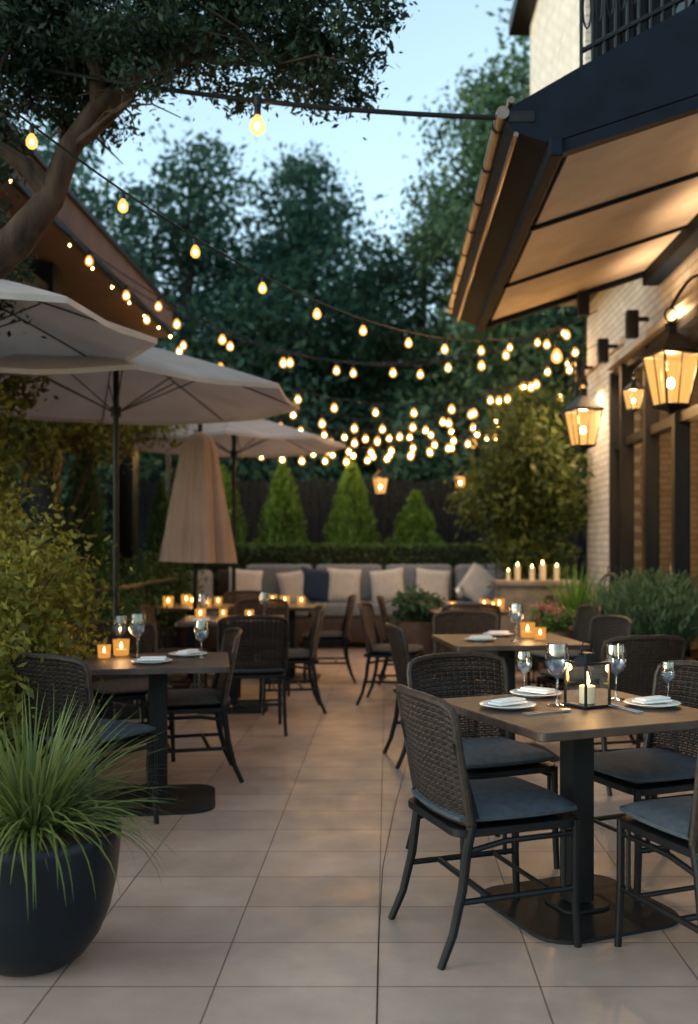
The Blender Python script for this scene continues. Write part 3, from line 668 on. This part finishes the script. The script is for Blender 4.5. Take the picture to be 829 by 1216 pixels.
# lanterns
def lant_b():
    mb=MB(); hb,ht,h=.085,.135,.34
    C=[(sx,sy) for sx,sy in ((-1,-1),(1,-1),(1,1),(-1,1))]
    for k,(sx,sy) in enumerate(C):
        mb.tube([(sx*hb,sy*hb,0),(sx*ht,sy*ht,h)],.009,5)
        nx,ny=C[(k+1)%4]
        for (w,z) in ((hb,0),(ht,h)): mb.tube([(sx*w,sy*w,z),(nx*w,ny*w,z)],.009,5)
        mb.tube([((sx+nx)/2*hb,(sy+ny)/2*hb,0),((sx+nx)/2*ht,(sy+ny)/2*ht,h)],.005,5)
    mb.lathe([(.01,-.06),(.03,-.04),(hb*1.5,-.01),(hb*1.45,.005),(.001,.005)],n=4,mx=Matrix.Rotation(math.pi/4,4,'Z'))
    mb.lathe([(ht*1.6,h),(ht*1.55,h+.02),(.1,h+.11),(.045,h+.15),(.04,h+.2),(.05,h+.21),(.001,h+.23)],n=4,mx=Matrix.Rotation(math.pi/4,4,'Z'))
    mb.tube([(.05*math.cos(t),0,h+.27+.05*math.sin(t)) for t in [2*math.pi*k/12 for k in range(13)]],.007,5)
    f=mb.mesh('frame',['metal'],ang=20)
    mb=MB(); b=hb*.97; t=ht*.97
    mb.add([(-b,-b,0.01),(b,-b,.01),(b,b,.01),(-b,b,.01),(-t,-t,h-.01),(t,-t,h-.01),(t,t,h-.01),(-t,t,h-.01)],[(0,1,5,4),(1,2,6,5),(2,3,7,6),(3,0,4,7)])
    g=mb.mesh('glass_panes',['lampglass'],smooth=False)
    mb=MB(); mb.lathe([(.022,.01),(.022,.1),(.001,.1)],n=12,mat=0); mb.ball((0,0,.15),.022,12,8,1,1.5)
    return [('frame',f),('glass_panes',g),('lamp_bulb',mb.mesh('lamp_bulb',['wax','bulb']))]
def lantern(x,y,z,sc,power,hang=None,arm=None):
    e=place('hanging_lantern','lant',lant_b,(x,y,z),.3,sc)
    if hang:
        mb=MB(); mb.tube([(0,0,.66),(0,0,hang/sc)],.006/sc,6); 
        mb.obj('hanger',['metal'],e)
    if arm:
        mb=MB(); pts=[]
        for i in range(11):
            t=i/10; pts.append((math.cos(-.3)*arm*t/sc, math.sin(-.3)*arm*t/sc, .66+.22*math.sin(math.pi*t*.9)))
        mb.tube(pts,.012,6); mb.box((pts[-1][0],pts[-1][1],.66),(.05,.12,.4)); mb.obj('bracket',['metal'],e)
    if power:
        L=bpy.data.lights.new('glow','POINT'); L.energy=power; L.color=(1,.56,.23); L.shadow_soft_size=.05; link('glow',L,e,(0,0,.26))
    return e
lantern(1.83,9.3,2.30,.95,60,hang=1.4)
lantern(2.2,7.72,2.45,1.15,70,arm=.4)
lantern(2.3,9.3,2.64,.52,30,arm=.3)
lantern(-.09,13,2.05,.6,8,hang=1.15); lantern(.98,13.4,2.15,.45,6,hang=1.15)
mb=MB(); mb.box((1.83,9.3,3.62),(.1,.1,.22)); mb.obj('lantern_mount',['metal'])

# ------------------------------------------------------------------ string lights
def bulb(mb, p, s=1.0):
    x,y,z=p
    mb.lathe([(.011*s,0),(.016*s,-.01*s),(.016*s,-.05*s),(.001,-.05*s)],(x,y,z),8,0)
    mb.lathe([(.012*s,-.05*s),(.026*s,-.07*s),(.036*s,-.095*s),(.034*s,-.12*s),(.018*s,-.138*s),(.001,-.143*s)],(x,y,z),10,2)
    mb.ball((x,y,z-.1*s),.0135*s,6,4,1,1.3)
def strand(a, b, sag, sp, s=1.0, ph=.5, r=.006):
    a=Vector(a); b=Vector(b); L=(b-a).length; mb=MB(); n=40
    P=lambda t: a.lerp(b,t)-Vector((0,0,4*sag*t*(1-t)))
    mb.tube([P(i/n) for i in range(n+1)],r,5,0)
    k=int(L/sp)
    for i in range(k):
        t=(i+ph)/k + random.uniform(-.004,.004); 
        p=P(min(.99,max(.01,t))); bulb(mb,p-Vector((0,0,.004)),s*random.uniform(.92,1.06))
    mb.obj('string_lights',['metal','bulb','bulbglass'])
strand((-1.78,4.4,3.38),(1.78,9.4,3.5),.56,.5,.78)
strand((-3.0,9.0,4.28),(1.8,9.42,3.5),.80,.60,.95)
strand((-3.0,10.5,4.28),(2.0,9.46,3.6),.72,.52,1.05)
strand((-3.0,12.0,4.28),(2.5,11.6,3.75),.95,.45,1.15,.2)
strand((-3.0,13.4,4.28),(2.5,12.6,3.95),1.1,.38,1.25)
strand((-3.3,15.0,3.9),(2.55,12.96,4.1),1.05,.34,1.3,.7)
strand((-3.3,15.0,3.6),(3.1,15.0,3.95),.85,.32,1.35)
strand((-3.3,16.4,3.5),(3.1,16.4,3.8),.65,.32,1.4)
strand((-3.3,16.4,3.25),(3.1,15.0,3.7),.6,.33,1.4,.8)
strand((-3.3,16.4,4.05),(3.1,16.4,4.1),.8,.34,1.4,.3)
mb=MB()
for (x,y) in ((-3.3,15.0),(3.1,15.0),(-3.3,16.4),(3.1,16.4)): mb.tube([(x,y,0),(x,y,4.15)],.035,8)
mb.obj('string_light_posts',['metal'])
strand((-2.93,7.4,4.26),(-2.93,13.8,4.26),.1,.7,.38)
e=empty('support_cable'); mb=MB(); A=Vector((.70,5.22,3.60)); B=Vector((-2.3,5.45,4.05))
P=lambda t: A.lerp(B,t)-Vector((0,0,.28*t*(1-t)))
mb.tube([P(i/24) for i in range(25)],.014,8); mb.box(tuple(A),(.14,.05,.06),bevel=.005); mb.obj('cable',['metal'],e)
mb=MB(); p=P(.465); mb.tube([p+Vector((0,0,.02)),p-Vector((0,0,.03))],.022,8,0); bulb(mb,p-Vector((0,0,.02)),1.15); mb.obj('pendant_bulb',['metal','bulb','bulbglass'],e)
e=empty('pendant_bulb_light'); mb=MB(); p=Vector((1.6,9.4,3.3)); mb.tube([p,p+Vector((0,0,.3))],.006,5,0); bulb(mb,p,1.5); mb.obj('bulb',['metal','bulb','bulbglass'],e)

# ------------------------------------------------------------------ trees
e = empty('overhanging_tree'); mb=MB()
tr=[(-3.3,5.7,0),(-3.15,5.65,1.2),(-2.8,5.55,2.2),(-2.35,5.5,2.8),(-2.05,5.5,3.04),(-1.86,5.5,3.28),(-1.76,5.5,3.55),(-1.6,5.5,3.78),(-1.35,5.5,3.98),(-1.0,5.55,4.2),(-.6,5.55,4.38)]
mb.tube(tr,[.19,.17,.145,.12,.095,.075,.062,.052,.042,.03,.015],12)
BR=[((-1.86,5.5,3.28),(-2.15,5.4,3.55),(-2.3,5.3,4.1),.06),((-2.35,5.5,2.8),(-2.55,5.6,3.5),(-2.5,5.9,4.4),.09),((-1.76,5.5,3.55),(-1.5,5.7,3.9),(-1.3,5.9,4.5),.045),((-1.6,5.5,3.78),(-1.65,5.4,4.1),(-1.8,5.3,4.6),.045),((-1.35,5.5,3.98),(-1.0,5.4,4.0),(-.55,5.35,3.95),.03),((-1.0,5.55,4.2),(-.7,5.7,4.2),(-.3,5.8,4.15),.022),((-2.05,5.5,3.04),(-1.9,5.8,3.6),(-1.9,6.2,4.3),.05),((-1.76,5.5,3.55),(-1.55,5.35,3.62),(-1.25,5.2,3.75),.022)]
for (a,b,c,r) in BR:
    mb.tube([a,Vector(a).lerp(Vector(b),.5)+Vector((.03,0,.02)),b,Vector(b).lerp(Vector(c),.5)+Vector((-.04,.03,0)),c],[r,r*.85,r*.65,r*.45,r*.15],8)
    for k in range(9):
        t=random.uniform(.2,1); p=Vector(b).lerp(Vector(c),t); q=p+Vector((random.uniform(-.4,.4),random.uniform(-.4,.4),random.uniform(-.15,.3)))
        mb.tube([p,p.lerp(q,.5)+Vector((0,0,.04)),q],[r*.3,r*.2,.003],5)
mb.obj('trunk_and_branches',['bark'],e)
cl=[(-2.2,5.5,4.2,.5,.6,.4),(-1.7,5.8,4.4,.55,.7,.35),(-1.15,5.7,4.42,.5,.6,.3),(-.65,5.6,4.3,.42,.5,.27),(-.3,5.6,4.12,.28,.4,.24),(-.4,5.5,3.88,.17,.25,.12),(-.75,5.5,3.93,.25,.3,.14),(-2.35,5.6,3.6,.28,.4,.3),(-1.2,5.5,4.1,.35,.4,.17),(-1.85,5.9,4.0,.35,.4,.2),(-1.3,5.2,3.78,.16,.2,.1),(-2.5,6.2,3.2,.25,.4,.35),(-1.5,5.3,4.05,.3,.3,.15),(-.15,5.4,4.35,.28,.3,.22)]
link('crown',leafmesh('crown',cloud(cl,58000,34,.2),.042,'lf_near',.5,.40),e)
tree('background_tree',-4.4,22,10.6,3.2,40000,.17,'lf_bg',.1,2)
tree('background_tree',-1.9,24,11.4,2.5,36000,.17,'lf_bg',.1,3)
tree('background_tree',-6.3,19,10.0,2.6,28000,.16,'lf_bg',.1,4)
tree('background_tree',2.3,21.5,12.2,2.5,46000,.16,'lf_bg2',.1,5,lean=.02)
tree('background_tree',.9,25,9.8,2.1,24000,.17,'lf_bg2',.1,6)
tree('background_tree',4.6,23,16,3.0,42000,.17,'lf_bg2',.1,7)
tree('background_tree',-.6,29,9.8,2.6,18000,.24,'lf_bg',.08,8)
tree('background_tree',-9.5,21,12,3.2,16000,.24,'lf_bg',.1,9)
tree('background_tree',8.5,22,12,3.2,14000,.24,'lf_bg',.1,10)
n=30000
C=np.stack([rng.uniform(-32,32,n),rng.uniform(33,38,n),np.zeros(n)],1); C[:,2]=rng.uniform(0,1,n)**.8*(6.8+1.2*np.sin(C[:,0]*.9)+.8*np.sin(C[:,0]*2.3+1))
link('distant_tree_mass',leafmesh('distant_tree_mass',C,.55,'lf_bg',.5,.6))
C=np.stack([rng.uniform(-9,9,22000),rng.uniform(17.8,19.5,22000),np.zeros(22000)],1); C[:,2]=rng.uniform(0,1,22000)*(3.3+.5*np.sin(C[:,0]*1.7)+.4*np.sin(C[:,0]*4))
link('understorey_shrubs',leafmesh('understorey_shrubs',C,.16,'lf_bg',.5,.55))

# ------------------------------------------------------------------ world, sun, camera
w=bpy.data.worlds.new('World'); scene.world=w; w.use_nodes=True; nt=w.node_tree; nt.nodes.clear()
sk=nt.nodes.new('ShaderNodeTexSky'); sk.sky_type='NISHITA'; sk.sun_disc=False; sk.sun_elevation=math.radians(10); sk.sun_rotation=math.radians(250); sk.altitude=50; sk.ozone_density=2.0; sk.dust_density=1.0
hs=nt.nodes.new('ShaderNodeHueSaturation'); hs.inputs['Saturation'].default_value=.60
tn=nt.nodes.new('ShaderNodeMix'); tn.data_type='RGBA'; tn.blend_type='MULTIPLY'; tn.inputs[0].default_value=1; tn.inputs[7].default_value=(.90,1.04,1.01,1)
bg=nt.nodes.new('ShaderNodeBackground'); bg.inputs[1].default_value=.53; o=nt.nodes.new('ShaderNodeOutputWorld')
nt.links.new(sk.outputs[0],hs.inputs['Color']); nt.links.new(hs.outputs[0],tn.inputs[6]); nt.links.new(tn.outputs[2],bg.inputs[0]); nt.links.new(bg.outputs[0],o.inputs[0])
S=bpy.data.lights.new('sun','SUN'); S.energy=.12; S.angle=math.radians(12); S.color=(1,.8,.65); so=link('sun',S); so.rotation_euler=(math.radians(70),0,math.radians(-110))

cd=bpy.data.cameras.new('camera'); cam=link('camera',cd,None,(0,0,1.35)); cam.rotation_euler=(math.radians(90),0,0)
cd.sensor_fit='VERTICAL'; cd.sensor_height=36; cd.sensor_width=24; cd.lens=35; cd.shift_x=-45.5/1216; cd.shift_y=42/1216
cd.clip_end=800; cd.dof.use_dof=True; cd.dof.focus_distance=3.8; cd.dof.aperture_fstop=1.8
scene.camera=cam
scene.view_settings.view_transform='Standard'; scene.view_settings.look='None'; scene.view_settings.exposure=0
